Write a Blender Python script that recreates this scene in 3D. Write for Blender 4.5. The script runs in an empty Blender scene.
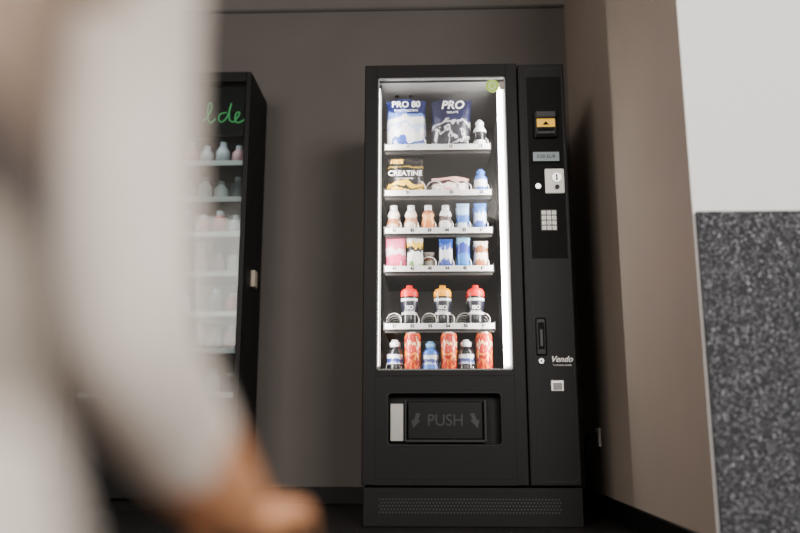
import bpy, bmesh, math, random
from mathutils import Vector, Matrix
random.seed(4)
S = bpy.context.scene
COL = S.collection

# ---------------- materials ----------------
def mat(name, col, rough=0.5, metal=0.0, emis=None, estr=0.0, bump=0.0, bscale=80, noise=0.0, nscale=6, spec=0.5, coat=0.0):
    m = bpy.data.materials.new(name); m.use_nodes = True
    nt = m.node_tree; b = nt.nodes['Principled BSDF']
    b.inputs['Base Color'].default_value = (*col, 1)
    b.inputs['Roughness'].default_value = rough
    b.inputs['Metallic'].default_value = metal
    b.inputs['Specular IOR Level'].default_value = spec
    b.inputs['Coat Weight'].default_value = coat
    if emis:
        b.inputs['Emission Color'].default_value = (*emis, 1)
        b.inputs['Emission Strength'].default_value = estr
    tc = nt.nodes.new('ShaderNodeTexCoord')
    if noise > 0:
        n = nt.nodes.new('ShaderNodeTexNoise'); n.inputs['Scale'].default_value = nscale
        n.inputs['Detail'].default_value = 5
        nt.links.new(tc.outputs['Object'], n.inputs['Vector'])
        r = nt.nodes.new('ShaderNodeValToRGB')
        r.color_ramp.elements[0].position = 0.3; r.color_ramp.elements[1].position = 0.7
        r.color_ramp.elements[0].color = (*[c*(1-noise) for c in col], 1)
        r.color_ramp.elements[1].color = (*[min(1, c*(1+noise)) for c in col], 1)
        nt.links.new(n.outputs['Fac'], r.inputs['Fac'])
        nt.links.new(r.outputs['Color'], b.inputs['Base Color'])
    if bump > 0:
        n2 = nt.nodes.new('ShaderNodeTexNoise'); n2.inputs['Scale'].default_value = bscale
        nt.links.new(tc.outputs['Object'], n2.inputs['Vector'])
        bp = nt.nodes.new('ShaderNodeBump'); bp.inputs['Strength'].default_value = bump
        bp.inputs['Distance'].default_value = 0.002
        nt.links.new(n2.outputs['Fac'], bp.inputs['Height'])
        nt.links.new(bp.outputs['Normal'], b.inputs['Normal'])
    return m

def bands(name, stops, axis='Z', wob=0.0, wscale=4, rough=0.35, metal=0.0):
    """colour bands along the generated axis, optionally wobbled with noise"""
    m = bpy.data.materials.new(name); m.use_nodes = True
    nt = m.node_tree; b = nt.nodes['Principled BSDF']
    b.inputs['Roughness'].default_value = rough; b.inputs['Metallic'].default_value = metal
    tc = nt.nodes.new('ShaderNodeTexCoord'); sp = nt.nodes.new('ShaderNodeSeparateXYZ')
    nt.links.new(tc.outputs['Generated'], sp.inputs[0])
    n = nt.nodes.new('ShaderNodeTexNoise'); n.inputs['Scale'].default_value = wscale
    n.inputs['Detail'].default_value = 3
    nt.links.new(tc.outputs['Generated'], n.inputs['Vector'])
    ma = nt.nodes.new('ShaderNodeMath'); ma.operation = 'MULTIPLY_ADD'
    ma.inputs[1].default_value = wob; nt.links.new(n.outputs['Fac'], ma.inputs[0])
    ad = nt.nodes.new('ShaderNodeMath'); ad.operation = 'SUBTRACT'; ad.inputs[1].default_value = wob*0.5
    nt.links.new(sp.outputs[axis], ma.inputs[2]); nt.links.new(ma.outputs[0], ad.inputs[0])
    r = nt.nodes.new('ShaderNodeValToRGB'); cr = r.color_ramp; cr.interpolation = 'CONSTANT'
    cr.elements[0].position = 0; cr.elements[0].color = (*stops[0][1], 1)
    cr.elements.remove(cr.elements[1])
    for p, c in stops[1:]:
        e = cr.elements.new(p); e.color = (*c, 1)
    nt.links.new(ad.outputs[0], r.inputs['Fac']); nt.links.new(r.outputs['Color'], b.inputs['Base Color'])
    return m

def glassmat(name, tint=(1, 1, 1), refl=0.06):
    m = bpy.data.materials.new(name); m.use_nodes = True
    nt = m.node_tree; nt.nodes.clear()
    o = nt.nodes.new('ShaderNodeOutputMaterial'); t = nt.nodes.new('ShaderNodeBsdfTransparent')
    t.inputs[0].default_value = (*tint, 1)
    g = nt.nodes.new('ShaderNodeBsdfGlossy'); g.inputs['Roughness'].default_value = 0.03
    mx = nt.nodes.new('ShaderNodeMixShader')
    mx.inputs[0].default_value = refl
    nt.links.new(t.outputs[0], mx.inputs[1]); nt.links.new(g.outputs[0], mx.inputs[2])
    nt.links.new(mx.outputs[0], o.inputs[0])
    return m

BLK = mat('black_powdercoat', (0.006, 0.0055, 0.006), 0.5, bump=0.2, bscale=500, spec=.18)
BLK2 = mat('black_panel_smooth', (0.004, 0.004, 0.005), 0.4, spec=.2)
BLKM = mat('black_matte', (0.003, 0.003, 0.003), 0.7, spec=.15)
EDGE = mat('dark_edge_trim', (0.017, 0.017, 0.019), 0.4, spec=.3)
STEEL = mat('brushed_steel', (0.55, 0.54, 0.52), 0.3, 0.9)
WIRE = mat('coil_wire', (0.75, 0.74, 0.72), 0.35, 0.3)
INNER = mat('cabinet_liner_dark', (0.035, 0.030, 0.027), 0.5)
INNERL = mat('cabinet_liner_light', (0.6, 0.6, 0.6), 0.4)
SHELF = mat('shelf_metal', (0.022, 0.02, 0.019), 0.4, 0.2)
STRIP = mat('price_rail_white', (0.66, 0.66, 0.66), 0.4)
TAG = mat('price_tag_grey', (0.12, 0.12, 0.13), 0.5)
LED = mat('led_tube', (1, 1, 1), 0.5, emis=(1, 0.97, 0.92), estr=20)
WHITE = mat('white_plastic', (0.8, 0.8, 0.78), 0.4)
YEL = mat('yellow_label', (0.9, 0.5, 0.01), 0.5, emis=(0.9, 0.5, 0.02), estr=0.25)
LCD = mat('lcd_display', (0.16, 0.2, 0.22), 0.2, emis=(0.3, 0.4, 0.42), estr=0.1)
PUSHG = mat('embossed_letters', (0.018, 0.018, 0.02), 0.35)
PRINTW = mat('white_print', (0.8, 0.8, 0.8), 0.5)
GREEN = mat('green_sticker', (0.4, 0.6, 0.08), 0.5, emis=(.4, .6, .1), estr=.1)
GLASS = glassmat('window_glass', refl=0.06)
GLASS2 = glassmat('fridge_glass', (0.75, 0.8, 0.8), 0.025)
WALLT = mat('taupe_wall_paint', (0.098, 0.086, 0.080), 0.85, bump=0.15, bscale=250, noise=0.05, nscale=3)
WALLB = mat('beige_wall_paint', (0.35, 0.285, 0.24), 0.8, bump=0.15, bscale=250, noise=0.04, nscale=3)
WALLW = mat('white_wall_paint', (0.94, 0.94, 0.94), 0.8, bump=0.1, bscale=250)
CEIL = mat('ceiling_paint', (0.75, 0.72, 0.69), 0.9, noise=0.04)
BASEM = mat('black_skirting', (0.005, 0.005, 0.005), 0.5, spec=.2)

def feltmat():
    m = mat('speckled_acoustic_felt', (0.07, 0.07, 0.076), 0.95, bump=0.5, bscale=150)
    nt = m.node_tree; b = nt.nodes['Principled BSDF']
    tc = nt.nodes.new('ShaderNodeTexCoord')
    n = nt.nodes.new('ShaderNodeTexNoise'); n.inputs['Scale'].default_value = 230; n.inputs['Detail'].default_value = 2
    mp = nt.nodes.new('ShaderNodeMapping'); mp.inputs['Rotation'].default_value = (0.3, 0.8, 0.5)
    nt.links.new(tc.outputs['Object'], mp.inputs[0]); nt.links.new(mp.outputs[0], n.inputs['Vector'])
    r = nt.nodes.new('ShaderNodeValToRGB'); e = r.color_ramp.elements
    e[0].position = 0.42; e[0].color = (0.018, 0.019, 0.023, 1)
    e[1].position = 0.72; e[1].color = (0.7, 0.7, 0.75, 1)
    k = e.new(0.59); k.color = (0.035, 0.037, 0.043, 1)
    nt.links.new(n.outputs['Fac'], r.inputs['Fac']); nt.links.new(r.outputs['Color'], b.inputs['Base Color'])
    return m
FELT = feltmat()

def floormat():
    m = mat('dark_vinyl_floor', (0.02, 0.018, 0.018), 0.5, bump=0.2, bscale=120, spec=.25)
    nt = m.node_tree; b = nt.nodes['Principled BSDF']
    tc = nt.nodes.new('ShaderNodeTexCoord')
    w = nt.nodes.new('ShaderNodeTexBrick'); w.inputs['Scale'].default_value = 1.6
    w.inputs['Color1'].default_value = (0.014, 0.012, 0.012, 1); w.inputs['Color2'].default_value = (0.011, 0.010, 0.010, 1)
    w.inputs['Mortar'].default_value = (0.006, 0.006, 0.006, 1); w.inputs['Mortar Size'].default_value = 0.005
    nt.links.new(tc.outputs['Object'], w.inputs['Vector']); nt.links.new(w.outputs['Color'], b.inputs['Base Color'])
    return m
FLOOR = floormat()

# ---------------- geometry helpers ----------------
def empty(name, loc=(0, 0, 0)):
    e = bpy.data.objects.new(name, None); e.location = loc; e.empty_display_size = 0.1
    COL.objects.link(e); return e

def finish(bm, name, m, parent=None, smooth=False):
    me = bpy.data.meshes.new(name); bm.to_mesh(me); bm.free()
    o = bpy.data.objects.new(name, me); COL.objects.link(o)
    for x in (m if isinstance(m, (list, tuple)) else [m]): me.materials.append(x)
    if smooth:
        for p in me.polygons: p.use_smooth = True
    if parent: o.parent = parent; o.matrix_parent_inverse = Matrix.Translation(-Vector(parent.location))
    return o

def box(name, x0, x1, y0, y1, z0, z1, m, parent=None, bev=0.0, seg=2):
    bm = bmesh.new(); bmesh.ops.create_cube(bm, size=1)
    for v in bm.verts:
        v.co = Vector((x0+(v.co.x+.5)*(x1-x0), y0+(v.co.y+.5)*(y1-y0), z0+(v.co.z+.5)*(z1-z0)))
    if bev > 0:
        bmesh.ops.bevel(bm, geom=list(bm.edges), offset=bev, segments=seg, affect='EDGES', profile=0.5)
    return finish(bm, name, m, parent)

def cyl(name, c, r, h, m, parent=None, axis='Y', seg=28, r2=None):
    bm = bmesh.new()
    bmesh.ops.create_cone(bm, cap_ends=True, segments=seg, radius1=r, radius2=r if r2 is None else r2, depth=h)
    if axis == 'Y': bmesh.ops.rotate(bm, verts=bm.verts, matrix=Matrix.Rotation(math.pi/2, 3, 'X'))
    if axis == 'X': bmesh.ops.rotate(bm, verts=bm.verts, matrix=Matrix.Rotation(math.pi/2, 3, 'Y'))
    bmesh.ops.translate(bm, verts=bm.verts, vec=c)
    return finish(bm, name, m, parent)

def lathe(name, prof, loc, mats, midx, parent=None, seg=28):
    """prof: (r,z) list; midx: material index per segment"""
    bm = bmesh.new(); rings = []
    for r, z in prof:
        rings.append([bm.verts.new((loc[0]+max(r, .0004)*math.cos(2*math.pi*k/seg), loc[1]+max(r, .0004)*math.sin(2*math.pi*k/seg), loc[2]+z)) for k in range(seg)])
    for i in range(len(rings)-1):
        for k in range(seg):
            f = bm.faces.new((rings[i][k], rings[i][(k+1) % seg], rings[i+1][(k+1) % seg], rings[i+1][k]))
            f.material_index = midx[i]; f.smooth = True
    bm.faces.new(rings[0][::-1]).material_index = midx[0]
    bm.faces.new(rings[-1]).material_index = midx[-1]
    return finish(bm, name, mats, parent)

def pouch(name, x, y, z, w, h, d, m, parent, lean=0.0):
    """stand-up foil bag: crimped top seal, pinched shoulders, gusseted full bottom, crinkled"""
    bm = bmesh.new(); N, M = 16, 20; g = {}
    ph = (x*37+z*11) % 6
    for s in (0, 1):
        for i in range(N+1):
            for j in range(M+1):
                u = i/N*2-1; t = j/M
                thick = (1-abs(u)**2.6)**0.8*(1-t**3.2)*(0.35+0.65*min(1, 4*t+.35))
                if t > 0.93: thick = 0.02
                ww = w/2*(1-.05*math.sin(t*math.pi)-.05*t**3+.03*math.exp(-((t-.95)/.05)**2)+.012*math.sin(13*t+ph))
                cr = abs(math.sin(9*u+3*t+ph))*.0025+.003*math.sin(5*u+12*t+ph)*math.sin(14*t+ph)
                yy = (-1 if s == 0 else 1)*d/2*thick + cr
                zz = t*h+(.004*math.sin(4*u+ph))*t**2-.006*t*abs(u)**4-.0015*abs(u)*(1-t)
                g[s, i, j] = bm.verts.new((x+u*ww+lean*t*h, y+yy, z+zz))
    for s in (0, 1):
        for i in range(N):
            for j in range(M):
                q = [g[s, i, j], g[s, i+1, j], g[s, i+1, j+1], g[s, i, j+1]]
                f = bm.faces.new(q if s == 0 else q[::-1]); f.smooth = True
    bmesh.ops.remove_doubles(bm, verts=bm.verts, dist=0.0008)
    return finish(bm, name, m, parent)

def packet(name, x, y, z, w, h, d, m, parent, n=3):
    """flow-wrap bar standing up: pillow with crimped ends"""
    bm = bmesh.new(); N, M = 8, 14; g = {}
    for s in (0, 1):
        for i in range(N+1):
            for j in range(M+1):
                u = i/N*2-1; t = j/M
                e = min(1, min(t, 1-t)*7)
                th = (1-abs(u)**3)**.7*(e if e > .5 else .06)
                g[s, i, j] = bm.verts.new((x+u*w/2*(1-.08*e), y+(-1 if s == 0 else 1)*d/2*th, z+t*h))
    for s in (0, 1):
        for i in range(N):
            for j in range(M):
                q = [g[s, i, j], g[s, i+1, j], g[s, i+1, j+1], g[s, i, j+1]]
                f = bm.faces.new(q if s == 0 else q[::-1]); f.smooth = True
    bmesh.ops.remove_doubles(bm, verts=bm.verts, dist=0.0006)
    return finish(bm, name, m, parent)

def curve_obj(name, pts, r, m, parent=None, cyclic=False, ctype='POLY'):
    cu = bpy.data.curves.new(name, 'CURVE'); cu.dimensions = '3D'; cu.bevel_depth = r; cu.bevel_resolution = 2
    sp = cu.splines.new(ctype); sp.points.add(len(pts)-1)
    for p, q in zip(sp.points, pts): p.co = (*q, 1)
    if ctype == 'NURBS': sp.order_u = 3; sp.use_endpoint_u = True
    sp.use_cyclic_u = cyclic
    o = bpy.data.objects.new(name, cu); COL.objects.link(o); cu.materials.append(m)
    if parent: o.parent = parent; o.matrix_parent_inverse = Matrix.Translation(-Vector(parent.location))
    return o

def helix(name, x, y0, z, r, length, pitch, parent):
    n = int(length/pitch*20)
    pts = [(x+r*math.cos(2*math.pi*k/20-math.pi/2), y0+length*k/n, z+r*math.sin(2*math.pi*k/20-math.pi/2)) for k in range(n+1)]
    return curve_obj(name, pts, 0.0024, WIRE, parent)

def text(name, s, x, y, z, size, m, parent=None, ext=0.0006, align='CENTER', shear=0.0, rotz=0, bold=0.0, sx=1.0):
    cu = bpy.data.curves.new(name, 'FONT'); cu.body = s; cu.size = size; cu.extrude = ext
    cu.align_x = align; cu.align_y = 'CENTER'; cu.shear = shear; cu.offset = bold
    o = bpy.data.objects.new(name, cu); COL.objects.link(o); cu.materials.append(m)
    o.location = (x, y, z); o.rotation_euler = (math.pi/2, 0, rotz); o.scale = (sx, 1, 1)
    if parent: o.parent = parent; o.matrix_parent_inverse = Matrix.Translation(-Vector(parent.location))
    return o

# ---------------- room ----------------
YB = 0.85; XR = 0.76; YP = -0.87; ZC = 2.60; XL = -2.5
box('floor', XL-.1, 2.7, -6.2, YB+.1, -.1, 0, FLOOR)
box('ceiling', XL-.1, 2.7, -6.2, YB+.1, ZC, ZC+.1, CEIL)
box('wall_back', XL-.1, XR+.04, YB, YB+.1, 0, ZC, WALLT)
box('wall_left', XL-.1, XL, -6.2, YB, 0, ZC, WALLT)
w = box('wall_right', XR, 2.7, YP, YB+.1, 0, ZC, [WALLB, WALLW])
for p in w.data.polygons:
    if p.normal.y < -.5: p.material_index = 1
box('wall_acoustic_panel', XR+.004, 2.7, YP-.018, YP, 0, .966, FELT, bev=.002)  # felt acoustic panel covering the lower wall face, not a trim strip
box('baseboard_back', XL, XR, YB-.014, YB, 0, .08, BASEM, bev=.003)
box('baseboard_right', XR-.014, XR, YP, YB-.014, 0, .08, BASEM, bev=.003)
box('trim_ceiling', XL, XR, YB-.012, YB, ZC-.014, ZC, mat('ceiling_trim_dark', (.05, .045, .04), .6), bev=.002)

# wall socket with plug & cable on the right wall behind the machine
so = empty('wall_socket', (XR, .50, .32))
box('plate', XR-.012, XR-.0005, .46, .54, .28, .36, WHITE, so, .003)
cyl('well', (XR-.013, .50, .32), .02, .003, BLKM, so, 'X')
box('plug', XR-.05, XR-.012, .485, .515, .305, .335, BLK2, so, .005)
curve_obj('cable', [(XR-.05, .5, .32), (XR-.07, .5, .28), (XR-.05, .52, .16), (XR-.06, .58, .03), (XR-.08, .72, .01), (XR-.1, .8, .01)], .004, BLK2, so, ctype='NURBS')

# ---------------- vending machine ----------------
VM = empty('vending_machine', (0.167, 0.4, 0))
X0, X1, XD, H = -.247, .58, .387, 1.854
D0, D1 = 0.0, 0.055     # door thickness
BK = .78
# carcass
box('side_panel_1', X0+.004, X0+.03, D1+.004, BK, .146, H-.006, BLK, VM, .002)
box('service_cabinet', XD-.03, X1-.004, D1+.004, BK, .146, H-.006, BLK, VM, .002)
box('back_panel', X0+.03, XD-.03, BK-.03, BK, .146, H-.006, BLK, VM)
box('top_panel', X0+.03, XD-.03, D1+.004, BK-.03, H-.03, H-.006, BLK, VM)
box('bottom_housing', X0+.03, XD-.03, D1+.004, BK-.03, .146, .54, BLK, VM)
# plinth with vent slots
box('plinth', X0+.006, X1+.004, .012, BK-.02, .0, .142, BLK, VM, .003)
bm = bmesh.new()
for r in range(5):
    for k in range(56):
        cx = X0+.07+k*.0122+(r % 2)*.006; cz = .052+r*.012
        if cx > X1-.05: continue
        vs = [bm.verts.new((cx+.0036*math.cos(a*math.pi/3), .0112, cz+.0036*math.sin(a*math.pi/3))) for a in range(6)]
        bm.faces.new(vs)
finish(bm, 'plinth_vent_perforations', mat('vent_mesh', (.016, .016, .016), .5), VM)
# door frame
WX0, WX1, WZ0, WZ1 = -.192, .337, .582, 1.797
box('door_stile_1', X0, WX0, D0, D1, .150, H, BLK, VM, .004)
box('door_stile_2', WX1, XD-.002, D0, D1, .150, H, BLK, VM, .004)
box('door_rail_top', WX0-.003, WX1+.003, D0+.0005, D1, WZ1, H-.0005, BLK, VM, .002)
box('door_lower_panel', WX0-.003, WX1+.003, D0+.0005, D1, .1505, .30, BLK, VM, .001)
box('door_lower_panel_b', WX0-.003, WX1+.003, D0+.0005, D1, .492, WZ0, BLK, VM, .001)
box('door_lower_panel_c', WX0-.003, -.146, D0+.0005, D1, .299, .493, BLK, VM)
box('door_lower_panel_d', .285, WX1+.003, D0+.0005, D1, .299, .493, BLK, VM)
# glass gasket
GSK = mat('grey_gasket', (.2, .2, .2), .4)
for n, a in (('gasket_1', (WX0, WX0+.005, .004, .02, WZ0, WZ1)), ('gasket_2', (WX1-.005, WX1, .004, .02, WZ0, WZ1)),
             ('gasket_3', (WX0, WX1, .004, .02, WZ1-.005, WZ1)), ('gasket_4', (WX0, WX1, .004, .02, WZ0, WZ0+.005))):
    box(n, *a, GSK, VM)
box('door_glass', WX0, WX1, .010, .015, WZ0, WZ1, GLASS, VM)
# pick-up bay
BY = .13
box('bay_back', -.15, .29, BY, BY+.01, .29, .50, BLKM, VM)
box('bay_floor', -.147, .286, .012, BY, .292, .302, BLK2, VM)
box('bay_roof', -.147, .286, .012, BY, .49, .497, BLK2, VM)
box('bay_side_1', -.153, -.145, .012, BY, .295, .495, BLK2, VM)
box('bay_side_2', .284, .292, .012, BY, .295, .495, BLK2, VM)
box('push_flap', -.072, .218, .022, .034, .318, .462, BLK2, VM, .006, 3)
box('push_flap_lip', -.080, .226, .018, .030, .308, .319, EDGE, VM, .003)
box('bay_side_plate', -.140, -.088, .030, .036, .312, .455, STEEL, VM, .002)
box('bay_hinge_1', -.084, -.076, .02, .04, .31, .47, EDGE, VM, .002)
box('bay_hinge_2', .222, .232, .02, .04, .31, .47, EDGE, VM, .002)
text('push_lettering', 'PUSH', .073, .0215, .390, .062, PUSHG, VM, .0015, sx=.95, bold=.0003)
def arrow(name, cx, s):
    bm = bmesh.new()
    P = [(-.018, 0), (0, -.03), (.018, 0), (.008, 0), (.008, .026), (-.008, .026), (-.008, 0)]
    vs = [bm.verts.new((cx+a+(b*.35*s), .0205, .392+b)) for a, b in P]
    f = bm.faces.new(vs)
    r = bmesh.ops.extrude_face_region(bm, geom=[f])
    bmesh.ops.translate(bm, verts=[v for v in r['geom'] if isinstance(v, bmesh.types.BMVert)], vec=(0, .002, 0))
    finish(bm, name, PUSHG, VM)
arrow('arrow_mark_1', -.040, 1); arrow('arrow_mark_2', .186, -1)
# raised surround of bay
def rrect(x0, x1, z0, z1, r, y, n=6):
    pts = []
    for cx, cz, a0 in ((x1-r, z1-r, 0), (x0+r, z1-r, 90), (x0+r, z0+r, 180), (x1-r, z0+r, 270)):
        for k in range(n+1):
            a = math.radians(a0+90*k/n); pts.append((cx+r*math.cos(a), y, cz+r*math.sin(a)))
    return pts
curve_obj('bay_surround', rrect(-.150, .289, .296, .496, .02, .001), .003, EDGE, VM, True)
curve_obj('lower_panel_groove', rrect(-.215, .360, .175, .560, .01, .001), .0012, BLK2, VM, True)

# service column door
box('column_door', XD+.002, X1, D0, D1, .150, H-.006, BLK, VM, .004)
curve_obj('column_bezel', rrect(.418, .570, .165, 1.826, .012, 0.0), .0016, EDGE, VM, True)
box('column_inlay', .424, .564, -.0015, .004, 1.02, 1.79, BLKM, VM, .001)
# bank-card reader
rd = [('reader_body', (.447, .542, -.022, .0, 1.520, 1.636, BLK2, .008)),
      ('reader_hood', (.452, .537, -.034, -.018, 1.598, 1.630, EDGE, .006)),
      ('reader_label', (.458, .531, -.0255, -.0215, 1.562, 1.597, YEL, .001)),
      ('reader_slot', (.462, .527, -.027, -.021, 1.548, 1.556, BLKM, .001)),
      ('reader_tray', (.456, .533, -.032, -.018, 1.528, 1.544, EDGE, .005))]
for n, a in rd: box(n, *a[:6], a[6], VM, a[7])
bm = bmesh.new()
f = bm.faces.new([bm.verts.new(p) for p in ((.480, -.0262, 1.570), (.494, -.0262, 1.586), (.508, -.0262, 1.570))])
finish(bm, 'reader_contactless_mark', BLKM, VM)
box('display_bezel', .433, .552, -.006, 0, 1.415, 1.469, BLKM, VM, .002)
box('display_lcd', .440, .546, -.0075, -.004, 1.422, 1.461, LCD, VM, .001)
text('display_readout', '0.00 EUR', .493, -.008, 1.441, .02, BLKM, VM, .0002)
box('coin_plate', .485, .562, -.006, 0, 1.287, 1.390, WHITE, VM, .004)
cyl('coin_return_rim', (.532, -.008, 1.352), .019, .006, STEEL, VM)
box('coin_slot', .529, .535, -.0125, -.008, 1.34, 1.364, BLKM, VM)
cyl('coin_button', (.532, -.009, 1.312), .009, .008, BLK2, VM)
cyl('return_lever', (.455, -.010, 1.313), .011, .02, STEEL, VM)
box('keypad_plate', .462, .528, -.005, 0, 1.131, 1.220, mat('keypad_dark', (.05, .05, .05), .4), VM, .003)
for r in range(4):
    for c in range(3):
        kx = .4665+c*.0205; kz = 1.135+r*.0208
        box('key_%d' % (r*3+c+1), kx, kx+.0165, -.0078, -.004, kz, kz+.0165, WHITE, VM, .002)
        text('key_digit_%d' % (r*3+c+1), '123456789C0E'[(3-r)*3+c], kx+.008, -.0082, kz+.008, .011, BLKM, VM, .0001)
box('latch_plate', .428, .468, -.005, 0, .637, .783, BLK2, VM, .006)
box('latch_recess', .436, .460, -.0062, -.003, .66, .765, BLKM, VM, .003)
box('latch_handle', .441, .455, -.013, -.004, .668, .74, EDGE, VM, .004)
cyl('key_lock', (.444, -.006, .615), .010, .012, STEEL, VM)
cyl('key_lock_core', (.444, -.0125, .615), .004, .002, BLKM, VM)
text('maker_logo', 'Vendo', .522, -.0012, .622, .032, PRINTW, VM, .0005, shear=.35, bold=.0006)
text('maker_logo_small', 'smart snacks', .534, -.0012, .600, .010, PRINTW, VM, .0003)
curve_obj('logo_swoosh', [(.49, -.001, .603), (.497, -.001, .597), (.508, -.001, .603)], .0008, PRINTW, VM)
box('change_cup_plate', .478, .528, -.005, 0, .500, .543, STEEL, VM, .003)
box('change_cup', .486, .520, -.0062, -.003, .506, .532, mat('cup_shadow', (.15, .15, .15), .4, .6), VM, .003)

# interior cabinet
IY = .60
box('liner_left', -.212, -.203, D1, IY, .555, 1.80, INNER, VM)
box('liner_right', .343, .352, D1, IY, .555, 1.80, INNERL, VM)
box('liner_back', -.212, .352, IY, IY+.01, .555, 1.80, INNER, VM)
box('liner_top', -.212, .352, D1, IY, 1.804, 1.809, mat('liner_top_grey', (.2, .2, .2), .4), VM)
box('liner_floor', -.212, .352, D1, IY, .548, .556, INNER, VM)
# LED tubes on the inside edges of the door
box('led_strip_1', .314, .329, .045, .055, .60, 1.77, LED, VM, .003)
box('led_strip_2', -.190, -.187, .045, .055, .60, 1.77, LED, VM, .001)
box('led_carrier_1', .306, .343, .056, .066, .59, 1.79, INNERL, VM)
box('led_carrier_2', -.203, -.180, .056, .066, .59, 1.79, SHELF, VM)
for i, px in enumerate((-.12, -.06)):
    cyl('ceiling_screw_%d' % (i+1), (px, .2, 1.80), .009, .005, BLKM, VM, 'Z')

def alight(name, loc, rot, sx, sy, p, col=(1, 1, 1), parent=None):
    l = bpy.data.lights.new(name, 'AREA'); l.shape = 'RECTANGLE'; l.size = sx; l.size_y = sy; l.energy = p; l.color = col
    o = bpy.data.objects.new(name, l); COL.objects.link(o); o.location = loc; o.rotation_euler = rot
    if parent: o.parent = parent; o.matrix_parent_inverse = Matrix.Translation(-Vector(parent.location))
    return o
def aim(o, t):
    o.rotation_euler = (Vector(t)-o.location).to_track_quat('-Z', 'Y').to_euler()
a = alight('led_light_1', (.312, .035, 1.18), (0, 0, 0), .02, 1.15, 10.5, (1, .95, .89), VM)
aim(a, (.02, .20, 1.18))
a = alight('led_light_2', (-.18, .035, 1.18), (0, 0, 0), .02, 1.15, 7, (1, .95, .89), VM)
aim(a, (.12, .20, 1.18))

# shelves
rows = [1.505, 1.305, 1.143, .983, .747, .560]
for i, z in enumerate(rows):
    box('shelf_tray_%d' % (i+1), -.165, .275, .085, .56, z+.003, z+.010, SHELF, VM)
    box('price_rail_%d' % (i+1), -.165, .275, .079, .085, z+.004, z+(.027 if i < 5 else .02), STRIP, VM, .001)
    box('shelf_rail_under_%d' % (i+1), -.165, .275, .10, .12, z-.008, z+.003, SHELF, VM)
    box('shelf_side_1_%d' % (i+1), -.170, -.166, .085, .56, z, z+.035, SHELF, VM)
    box('shelf_side_2_%d' % (i+1), .276, .280, .085, .56, z, z+.035, SHELF, VM)
    n = 3 if i < 2 else 6
    for k in range(n):
        cx = (-.07, .11, .235)[k] if i < 2 else -.125+.0715*k
        box('price_tag_%d_%d' % (i+1, k+1), cx-.013, cx+.013, .0778, .0792, z+.007, z+.024, PRINTW, VM)
        if i < 5: text('price_code_%d_%d' % (i+1, k+1), '%d%d' % (i+1, k+1), cx, .0772, z+.0155, .018, BLKM, VM, .0002, bold=.0008)
lanes = [-.130+.072*k for k in range(6)]
# spirals
for i, z in enumerate(rows):
    if i == 0: L = ((-.115, .034), (-.03, .034), (.07, .034), (.15, .034), (.24, .03))
    elif i == 1: L = ((-.115, .034), (-.032, .034), (.04, .034), (.11, .034), (.165, .03), (.238, .03))
    else: L = [(x, .031) for x in lanes]
    for k, (x, r) in enumerate(L):
        helix('spiral_%d_%d' % (i+1, k+1), x, .089, z+.012+r, r, .38, .075, VM)
# stickers on glass
st = cyl('round_sticker', (.284, .0085, 1.758), .028, .001, GREEN, VM)
curve_obj('round_sticker_ring', [(.284+.014*math.cos(t*.5236), .0075, 1.758+.014*math.sin(t*.5236)) for t in range(12)], .0016, PRINTW, VM, True)
box('square_sticker', .314, .336, .0075, .009, 1.742, 1.776, mat('sticker_brown', (.3, .25, .22), .5), VM)

# ---------------- goods ----------------
NAVY = (.006, .014, .10); WH = (.8, .8, .82); BK_ = (.006, .006, .007)
bags = empty('protein_powder_bags')
mA = bands('bag_navy_white', [(0, (.5, .6, .8)), (.13, (.03, .08, .4)), (.22, WH), (.40, (.45, .55, .8)), (.46, WH), (.60, (.12, .22, .6)), (.70, NAVY)], wob=.5, wscale=3)
mB = bands('bag_navy_black', [(0, (.01, .01, .02)), (.24, (.55, .55, .6)), (.30, (.02, .02, .03)), (.42, (.45, .45, .5)), (.50, (.008, .01, .045))], wob=.9, wscale=3.5)
mC = bands('bag_black_yellow', [(0, (.9, .55, .005)), (.18, BK_), (.22, (.9, .55, .005)), (.32, BK_), (.62, (.3, .2, .02)), (.66, BK_), (.78, (.04, .035, .03)), (.84, BK_)], wob=.35, wscale=2.5)
for dy in (0, .1):
    pouch('powder_bag_a%d' % (dy*10), -.075, .138+dy, 1.518, .176, .240, .085, mA, bags, -.02)
    pouch('powder_bag_b%d' % (dy*10), .113, .138+dy, 1.518, .176, .236, .085, mB, bags, .02)
    pouch('creatine_bag_%d' % (dy*10), -.082, .138+dy, 1.318, .164, .188, .08, mC, bags)
YT = .094
text('bag_print_1', 'PRO 80', -.078, YT-.002, 1.716, .038, PRINTW, bags, bold=.0007)
text('bag_print_2', 'PRO', .120, YT-.002, 1.710, .050, PRINTW, bags, shear=.2, bold=.0012)
text('bag_print_3', 'WHEY PROTEIN', -.078, YT-.003, 1.688, .014, PRINTW, bags)
text('bag_print_4', 'ISOLATE', .12, YT-.003, 1.678, .013, PRINTW, bags)
text('bag_print_5', 'CREATINE', -.082, YT-.003, 1.408, .031, PRINTW, bags, bold=.0006)
text('bag_print_6', 'monohydrate', -.085, YT-.003, 1.387, .013, PRINTW, bags)
text('bag_print_7', '100%', -.12, YT-.001, 1.46, .026, YEL, bags, shear=.3, bold=.0006)

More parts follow.
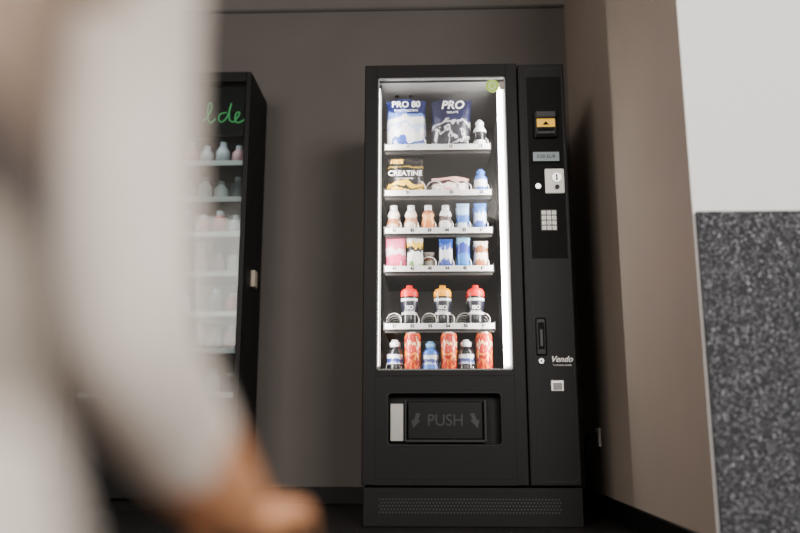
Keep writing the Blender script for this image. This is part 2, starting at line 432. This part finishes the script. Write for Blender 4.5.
btl = empty('drink_bottles')
mW = mat('bottle_white', (.75, .78, .82), .3); mBl = mat('bottle_blue', (.03, .13, .5), .3)
mBk = mat('bottle_black', (.007, .007, .009), .25); mR = mat('cap_red', (.7, .012, .008), .35); mY = mat('cap_yellow', (.95, .38, .0), .35)
mLb = bands('bottle_label', [(0, (.01, .01, .012)), (.3, (.5, .5, .55)), (.36, (.01, .01, .02)), (.62, (.6, .6, .65)), (.68, (.01, .01, .01))], wob=.08, wscale=8)
mLc = bands('shot_label', [(0, (.4, .45, .6)), (.35, (.02, .04, .2)), (.45, (.7, .73, .8))], wob=.2, wscale=5)
def bottle(name, x, y, z, h, r, body, label, cap):
    P = [(r*.86, 0), (r, .02*h/.17), (r, .28*h), (r*.96, .30*h), (r*.96, .58*h), (r, .60*h), (r*.98, .66*h), (r*.62, .78*h), (r*.5, .80*h), (r*.62, .805*h), (r*.66, .93*h), (r*.45, .945*h), (r*.4, h), (0, h)]
    I = [0, 0, 0, 1, 0, 0, 0, 0, 2, 2, 2, 2, 2]
    return lathe(name, P, (x, y, z), [body, label, cap], I, btl)
def sport(name, x, y, z, h, r, cap):
    P = [(r*.8, 0), (r*.95, .012), (r*.97, .3*h), (r*.82, .42*h), (r*.97, .54*h), (r*.98, .70*h), (r*.94, .73*h), (r, .735*h), (r*1.0, .84*h), (r*.8, .91*h), (r*.40, .935*h), (r*.36, h), (0, h)]
    return lathe(name, P, (x, y, z), [mBk, mLb, cap], [0, 0, 1, 1, 1, 0, 2, 2, 2, 2, 2, 2], btl)
bottle('small_bottle_1', .236, .125, 1.516, .135, .028, mW, mBk, mW)
bottle('small_bottle_2', .236, .125, 1.316, .115, .028, mBl, mW, mBl)
bottle('small_bottle_3', .236, .185, 1.316, .115, .028, mBl, mW, mBl)
for k, (x, c) in enumerate(((-.066, mR), (.070, mY), (.205, mR))):
    for dy in (0, .078):
        sport('sports_bottle_%d_%d' % (k+1, dy*100), x, .13+dy, .758, .178, .036, c)
        if dy == 0:
            text('sports_bottle_print_%d' % (k+1), 'ISO', x, .0925, .84, .022, PRINTW, btl, bold=.0005)
            text('sports_bottle_print2_%d' % (k+1), 'DRINK', x, .0925, .822, .014, PRINTW, btl, bold=.0003)
CLB = mat('cap_lightblue', (.15, .4, .7), .35)
for k, x in enumerate((-.125, .019, .163)):
    for dy in (0, .07):
        bottle('shot_bottle_%d_%d' % (k+1, dy*100), x, .125+dy, .571, .140-.006*(k % 2), .033, (mBk, mBl, mBk)[k], mLc, mW if k != 1 else CLB)

cans = empty('drink_cans')
mCan = bands('can_orange_red', [(0, (.5, .008, .005)), (.2, (.95, .22, .0)), (.28, (.35, .004, .004)), (.42, (.95, .36, .01)), (.52, (.5, .01, .008)), (.68, (.9, .6, .3)), (.74, (.4, .006, .005)), (.88, (.8, .12, .01))], wob=.8, wscale=5, metal=.1)
mTop = mat('can_lid', (.6, .6, .6), .3, .9)
for k, x in enumerate((-.053, .094, .236)):
    r, h = .033, .172
    for dy in (0, .07):
        lathe('energy_can_%d_%d' % (k+1, dy*100), [(r*.78, 0), (r*.84, .004), (r, .012), (r, h-.018), (r*.86, h-.006), (r*.88, h-.002), (r*.84, h), (r*.8, h-.004), (0, h-.004)],
              (x, .125+dy, .571), [mCan, mTop], [1, 0, 0, 0, 1, 1, 1, 1], cans)

sn = empty('snack_packets')
mP = [bands('cup_cream', [(0, (.65, .5, .4)), (.3, (.4, .14, .04)), (.5, (.8, .72, .65))], wob=.3),
      bands('cup_cream2', [(0, (.7, .62, .55)), (.35, (.5, .2, .08)), (.55, (.8, .72, .65))], wob=.3),
      bands('cup_orange', [(0, (.7, .2, .04)), (.4, (.85, .4, .12)), (.7, (.4, .1, .03))], wob=.4),
      bands('cup_white', [(0, (.75, .75, .75)), (.4, (.1, .06, .06)), (.6, (.8, .8, .8))], wob=.3),
      bands('wrap_blue', [(0, (.6, .7, .8)), (.3, (.02, .12, .5)), (.6, (.35, .55, .85))], wob=.4),
      bands('wrap_blue2', [(0, (.03, .08, .35)), (.35, (.6, .7, .8)), (.7, (.03, .15, .55))], wob=.4)]
# row 3: small drinks / bars
for k, x in enumerate(lanes):
    for dy in (0, .07):
        if k < 4:
            h, r = .122, .028
            lathe('yoghurt_drink_%d_%d' % (k+1, dy*100), [(r*.8, 0), (r, .006), (r, .05), (r*.75, .066), (r*.95, .08), (r*.7, .098), (r*.5, .10), (r*.55, .102), (r*.55, h), (0, h)],
                  (x, .128+dy, 1.154), [mP[k], mW], [0, 0, 0, 0, 0, 0, 1, 1, 1], sn)
        else:
            packet('protein_bar_%d_%d' % (k+1, dy*100), x, .12+dy, 1.154, .056, .128, .03, mP[k], sn)
# row 2: lying pink packet
pk = bands('wrap_pink', [(0, (.7, .25, .25)), (.3, (.8, .7, .68)), (.6, (.06, .02, .02)), (.75, (.75, .4, .35))], wob=.5, wscale=3)
pouch('cookie_packet', .108, .135, 1.316, .162, .088, .06, pk, sn)
# row 4
m4 = [bands('bag_pink', [(0, (.75, .08, .2)), (.4, (.85, .6, .66)), (.6, (.8, .16, .3))], wob=.4),
      bands('bag_green', [(0, (.07, .22, .02)), (.2, (.75, .75, .7)), (.5, (.01, .01, .01)), (.62, (.85, .55, .02)), (.75, (.75, .75, .72))], wob=.5),
      bands('wrap_blue3', [(0, (.02, .05, .35)), (.3, (.7, .72, .8)), (.7, (.02, .08, .45))], wob=.5),
      bands('wrap_blue4', [(0, (.02, .2, .65)), (.5, (.01, .03, .3)), (.8, (.3, .6, .9))], wob=.5),
      bands('wrap_cream', [(0, (.45, .14, .04)), (.3, (.8, .7, .6)), (.6, (.25, .08, .02)), (.8, (.8, .72, .66))], wob=.5)]
for dy in (0, .06):
    pouch('crisp_bag_1_%d' % (dy*100), -.122, .125+dy, .995, .088, .158, .04, m4[0], sn)
    pouch('crisp_bag_2_%d' % (dy*100), -.042, .125+dy, .995, .070, .158, .04, m4[1], sn)
    packet('bar_3_%d' % (dy*100), .016+.001, .21+dy, .995, .05, .10, .03, m4[4], sn)
    packet('bar_4_%d' % (dy*100), .086, .12+dy, .995, .060, .135, .03, m4[2], sn)
    packet('bar_5_%d' % (dy*100), .158, .12+dy, .995, .058, .14, .035, m4[3], sn)
    packet('bar_6_%d' % (dy*100), .230, .12+dy, .995, .062, .125, .035, m4[4], sn)

# ---------------- drinks fridge on the left ----------------
FR = empty('display_fridge', (-1.22, .65, 0))
fx0, fx1, fy0, fy1, fz = -1.62, -.835, .45, .83, 2.05
box('side_1', fx0, fx0+.03, fy0+.04, fy1, .06, fz, BLK, FR)
box('side_2', fx1-.03, fx1, fy0+.04, fy1, .06, fz, BLK, FR)
box('back', fx0+.03, fx1-.03, fy1-.02, fy1, .06, fz, INNER, FR)
box('roof', fx0+.03, fx1-.03, fy0+.04, fy1-.02, fz-.03, fz, BLK, FR)
box('base', fx0+.03, fx1-.03, fy0+.04, fy1-.02, .06, .45, BLK, FR)
box('plinth', fx0+.01, fx1-.01, fy0+.05, fy1, 0, .06, BLKM, FR)
box('door_stile_1', fx0, fx0+.04, fy0, fy0+.036, .06, fz, BLK, FR, .004)
box('door_stile_2', fx1-.025, fx1, fy0, fy0+.036, .06, fz, BLK, FR, .004)
box('door_head', fx0+.04, fx1-.025, fy0, fy0+.036, fz-.05, fz, BLK, FR)
box('door_foot', fx0+.04, fx1-.025, fy0, fy0+.036, .06, .47, BLK, FR)
box('glass', fx0+.04, fx1-.025, fy0+.01, fy0+.016, .47, fz-.05, GLASS2, FR)
box('header_sign', fx0+.04, fx1-.04, fy0+.04, fy0+.06, 1.74, 1.99, BLK2, FR)
NEON = mat('green_neon', (.05, .3, .12), .5, emis=(.10, .6, .15), estr=.5)
def script(pts_list, x, z, s):
    for i, pl in enumerate(pts_list):
        curve_obj('header_script_%d' % i, [(x+a*s, fy0+.034, z+b*s) for a, b in pl], .0035, NEON, FR, ctype='NURBS')
script([[(0, .2), (.5, .7), (.7, 1.6), (.45, 1.9), (.3, 1.2), (.4, .1), (.7, 0), (1.0, .4)],
        [(1.9, .9), (1.4, .9), (1.2, .4), (1.5, 0), (2.0, .5), (2.3, 1.9), (2.1, 1.2), (2.1, .1), (2.5, .1)],
        [(2.5, .1), (3.0, .7), (2.9, 1.0), (2.6, .8), (2.6, .1), (3.0, 0), (3.5, .4)]], -1.07, 1.80, .06)
fz_rows = [1.60, 1.42, 1.25, 1.06, .87, .70, .50]
gm = [mat('goods_white', (.6, .62, .62), .4), mat('goods_dark', (.05, .07, .08), .4), mat('goods_red', (.3, .04, .04), .4), mat('goods_grey', (.25, .26, .28), .4), mat('goods_pink', (.4, .2, .23), .4)]
for i, z in enumerate(fz_rows):
    box('shelf_%d' % i, fx0+.03, fx1-.03, fy0+.06, fy1-.03, z, z+.008, SHELF, FR)
    box('shelf_rail_%d' % i, fx0+.03, fx1-.03, fy0+.052, fy0+.06, z-.006, z+.018, STRIP, FR)
    for k in range(9):
        x = fx0+.075+k*.08; r = .034; h = .10+.02*((i*3+k) % 2)
        lathe('bottle_%d_%d' % (i, k), [(r*.9, 0), (r, .01), (r, h*.6), (r*.5, h*.82), (r*.5, h), (0, h)], (x, fy0+.11, z+.009), [gm[(i*2+k//2) % 5], gm[3]], [0, 0, 0, 1, 1], FR, 16)
for i, z in enumerate((1.73, 1.40, 1.04)):
    alight('fridge_led_%d' % i, (-1.22, fy0+.03, z), (math.radians(25), 0, 0), .65, .02, .8, (.95, 1, .98), FR)
box('side_power_box', fx1, fx1+.02, .60, .66, 1.02, 1.10, mat('box_cream', (.6, .5, .4), .5), FR, .003)

# ---------------- kneeling person, added to stand in for blurred foreground haze (strongly out of focus) ----------------
SKIN = mat('skin', (.70, .33, .17), .5, noise=.05, nscale=20)
VEST = mat('brown_vest_fabric', (.38, .27, .205), .9, bump=.4, bscale=200, noise=.3, nscale=14)
SHIRT = mat('cream_shirt_fabric', (.86, .77, .70), .9, bump=.3, bscale=200, noise=.10, nscale=12)
TROU = mat('grey_trousers', (.40, .34, .285), .9, bump=.3, bscale=200, noise=.4, nscale=16)
BELT = mat('dark_belt', (.06, .045, .04), .6)
HAIR = mat('brown_hair', (.07, .035, .018), .6, bump=.6, bscale=90)
SHOE = mat('white_trainers', (.6, .6, .6), .5)
cx = -.283; oy = -.19
P = empty('haze_stand_in_person', (cx, -2.5+oy, 0))
def skin(name, verts, edges, mats, root=0, sub=2, assign=None):
    me = bpy.data.meshes.new(name+'_src'); me.from_pydata([v[:3] for v in verts], edges, [])
    o = bpy.data.objects.new(name+'_src', me); COL.objects.link(o)
    sm = o.modifiers.new('Skin', 'SKIN'); sm.use_smooth_shade = True
    for i, v in enumerate(verts):
        sv = me.skin_vertices[0].data[i]; sv.radius = (v[3], v[4] if len(v) > 4 else v[3]); sv.use_root = (i == root)
    ss = o.modifiers.new('Sub', 'SUBSURF'); ss.levels = sub; ss.render_levels = sub
    dg = bpy.context.evaluated_depsgraph_get()
    em = bpy.data.meshes.new_from_object(o.evaluated_get(dg))
    bpy.data.objects.remove(o, do_unlink=True)
    em.name = name; r = bpy.data.objects.new(name, em); COL.objects.link(r)
    em.materials.clear()
    for m in mats: em.materials.append(m)
    for p in em.polygons:
        p.use_smooth = True
        if assign: p.material_index = assign(p.center)
    r.parent = P; r.matrix_parent_inverse = Matrix.Translation(-Vector(P.location))
    return r
def Y(y): return y+oy
RS = (cx+.125, Y(-2.49), .735); RE = (-.170, Y(-2.41), .425); RW = (-.145, Y(-2.20), .306)
LS = (cx-.175, Y(-2.54), .755); LE = (cx-.25, Y(-2.49), .47); LW = (cx-.135, Y(-2.34), .285)
V = [(cx, Y(-2.62), .26, .135, .12), (cx, Y(-2.60), .40, .150, .13), (cx, Y(-2.57), .58, .145, .12), (cx, Y(-2.55), .73, .12, .09), (cx, Y(-2.53), .82, .055), (cx, Y(-2.51), .89, .052),
     (*RS, .052), (-.178, Y(-2.42), .59, .046), (*RE, .044), ((RE[0]+RW[0])/2, Y(-2.31), .358, .038), (*RW, .028),
     (*LS, .065), ((LS[0]+LE[0])/2, Y(-2.52), .61, .052), (*LE, .045), ((LE[0]+LW[0])/2, Y(-2.41), .375, .040), (*LW, .027),
     (cx+.10, Y(-2.57), .225, .095), (cx+.12, Y(-2.38), .155, .075), (cx+.13, Y(-2.20), .085, .062), (cx+.13, Y(-2.38), .068, .055), (cx+.12, Y(-2.60), .058, .036), (cx+.12, Y(-2.70), .045, .036),
     (cx-.10, Y(-2.57), .225, .095), (cx-.12, Y(-2.38), .155, .075), (cx-.13, Y(-2.20), .085, .062), (cx-.13, Y(-2.38), .068, .055), (cx-.12, Y(-2.60), .058, .036), (cx-.12, Y(-2.70), .045, .036)]
E = [(0, 1), (1, 2), (2, 3), (3, 4), (4, 5), (3, 6), (6, 7), (7, 8), (8, 9), (9, 10), (3, 11), (11, 12), (12, 13), (13, 14), (14, 15),
     (0, 16), (16, 17), (17, 18), (18, 19), (19, 20), (20, 21), (0, 22), (22, 23), (23, 24), (24, 25), (25, 26), (26, 27)]
def asg(c):
    if c.z > .81 and abs(c.x-cx) < .09: return 0
    if c.y > Y(-2.34) and c.z > .22: return 0
    if c.z < .14 and c.y < Y(-2.585): return 4
    if (c.x > cx+.05 and c.y > Y(-2.47) and c.z > .31) or c.x > cx+.155 or (c.x < cx-.155 and c.z > .31): return 2
    if c.z < .45: return 3
    if c.z < .50: return 5
    return 1
skin('body', V, E, [SKIN, VEST, SHIRT, TROU, SHOE, BELT], 0, 2, asg)
# head (facing +Y)
bm = bmesh.new(); bmesh.ops.create_uvsphere(bm, u_segments=32, v_segments=24, radius=1)
HC = Vector((cx, Y(-2.475), .995))
for v in bm.verts:
    x, y, z = v.co
    jaw = 1-.28*max(0, -z)**1.3
    nx = x*.075*jaw; ny = y*.095*(1-.12*max(0, -z)); nz = z*.118
    if y > 0:
        ny += .022*math.exp(-((x/.16)**2+((z+.12)/.2)**2))      # nose
        ny -= .010*math.exp(-(((abs(x)-.38)/.16)**2+((z-.06)/.13)**2))  # eye sockets
        ny += .007*math.exp(-((x/.3)**2+((z+.5)/.07)**2))      # lips
        ny += .010*math.exp(-((x/.3)**2+((z+.85)/.15)**2))      # chin
    v.co = HC+Vector((nx, ny, nz))
for f in bm.faces: f.smooth = True
finish(bm, 'head', SKIN, P)
EYEW = mat('eye_white', (.8, .8, .8), .2); LIP = mat('lips', (.45, .12, .1), .4)
for s in (-1, 1):
    bm = bmesh.new(); bmesh.ops.create_uvsphere(bm, u_segments=16, v_segments=12, radius=.0115)
    bmesh.ops.translate(bm, verts=bm.verts, vec=HC+Vector((s*.028, .076, .006)))
    finish(bm, 'eye_%d' % s, EYEW, P, True)
    bm = bmesh.new(); bmesh.ops.create_uvsphere(bm, u_segments=12, v_segments=8, radius=.005)
    bmesh.ops.translate(bm, verts=bm.verts, vec=HC+Vector((s*.028, .0845, .006)))
    finish(bm, 'iris_%d' % s, mat('iris', (.05, .03, .02), .2), P, True)
    curve_obj('ear_%d' % s, [tuple(HC+Vector((s*(.073+.008*math.sin(a)), -.005-.018*math.sin(a)*1.0, .032*math.cos(a)))) for a in [k*math.pi/8 for k in range(9)]], .007, SKIN, P)
    curve_obj('eyebrow_%d' % s, [tuple(HC+Vector((s*(.012+.01*k), .0885-.002*k*k*.6, .026+.002*math.sin(k)))) for k in range(4)], .003, HAIR, P)
curve_obj('mouth', [tuple(HC+Vector((.006*k, .088-.0008*k*k, -.058))) for k in range(-4, 5)], .004, LIP, P)
bm = bmesh.new(); bmesh.ops.create_uvsphere(bm, u_segments=32, v_segments=24, radius=1)
kill = []
for v in bm.verts:
    x, y, z = v.co
    if z < (.45 if y > .35 else (.05 if y > -.05 else -.75)): kill.append(v)
    v.co = HC+Vector((x*.086, y*.106-.006, z*.127+.004+.003*math.sin(18*x)))
bmesh.ops.delete(bm, geom=kill, context='VERTS')
hr = finish(bm, 'hair', HAIR, P, True); so_ = hr.modifiers.new('th', 'SOLIDIFY'); so_.thickness = .01

def hand(name, W, d, s, n, curl):
    """W wrist, d finger direction, s thumb side, n back-of-hand normal"""
    W, d, s, n = Vector(W), Vector(d).normalized(), Vector(s).normalized(), Vector(n).normalized()
    verts = [(*W, .026, .022)]; edges = []
    verts.append((*(W+d*.03), .028, .02)); edges.append((0, 1))
    for off, L, ro in ((.030, .075, .088), (.010, .085, .094), (-.011, .078, .090), (-.031, .060, .080)):
        i = len(verts); root = W+d*ro+s*off
        verts.append((*(W+d*.055+s*off*.8), .014)); edges.append((1, i))
        verts.append((*root, .0115)); edges.append((i, i+1))
        p = root; ang = 0
        for q, (fr, rr) in enumerate(((.45, .0095), (.3, .0085), (.25, .0072))):
            ang += curl*(1, 1.2, .8)[q]
            p = p+(d*math.cos(ang)-n*math.sin(ang))*L*fr
            verts.append((*p, rr)); edges.append((i+1+q, i+2+q))
    i = len(verts)
    for q, (p, rr) in enumerate(((W+d*.028+s*.026, .015), (W+d*.05+s*.048-n*.008, .012), (W+d*.078+s*.058-n*.018, .010), (W+d*.102+s*.056-n*.026, .008))):
        verts.append((*p, rr)); edges.append((1 if q == 0 else i+q-1, i+q))
    return skin(name, verts, edges, [SKIN], 0, 2)
hand('hand_right', RW, (.02, .98, -.08), (-.98, .05, -.1), (0, .1, 1), .22)
hand('hand_left', LW, (.2, .9, -.42), (.95, -.2, 0), (0, .42, .9), .15)

# ---------------- lights ----------------
W = bpy.data.worlds.new('World'); S.world = W; W.use_nodes = True
W.node_tree.nodes['Background'].inputs[0].default_value = (1, .93, .86, 1)
W.node_tree.nodes['Background'].inputs[1].default_value = .30
k = alight('key_area_light', (1.7, -5.2, 2.2), (0, 0, 0), 1.4, 1.2, 225, (1, .95, .89)); aim(k, (.2, 0, 1.4))  # unseen area light added behind the camera as key; no window modelled
k = alight('side_area_light', (-1.9, -4.6, 1.9), (0, 0, 0), 1.6, 1.4, 110, (1, .92, .83)); aim(k, (.7, -.3, 1.0))  # unseen area light added on the left to brighten the right wall

# ---------------- camera ----------------
cd = bpy.data.cameras.new('camera'); cam = bpy.data.objects.new('camera', cd); COL.objects.link(cam)
cd.sensor_width = 36; cd.lens = 35; cd.clip_start = .02
th, ps, ro = math.radians(11.4), math.radians(1.9), math.radians(0)
cam.matrix_world = Matrix.Translation((0, -3.03, .38)) @ Matrix.Rotation(ps, 4, 'Z') @ Matrix.Rotation(math.pi/2+th, 4, 'X') @ Matrix.Rotation(ro, 4, 'Z')
cd.dof.use_dof = True; cd.dof.focus_distance = 3.15; cd.dof.aperture_fstop = 1.0
S.camera = cam
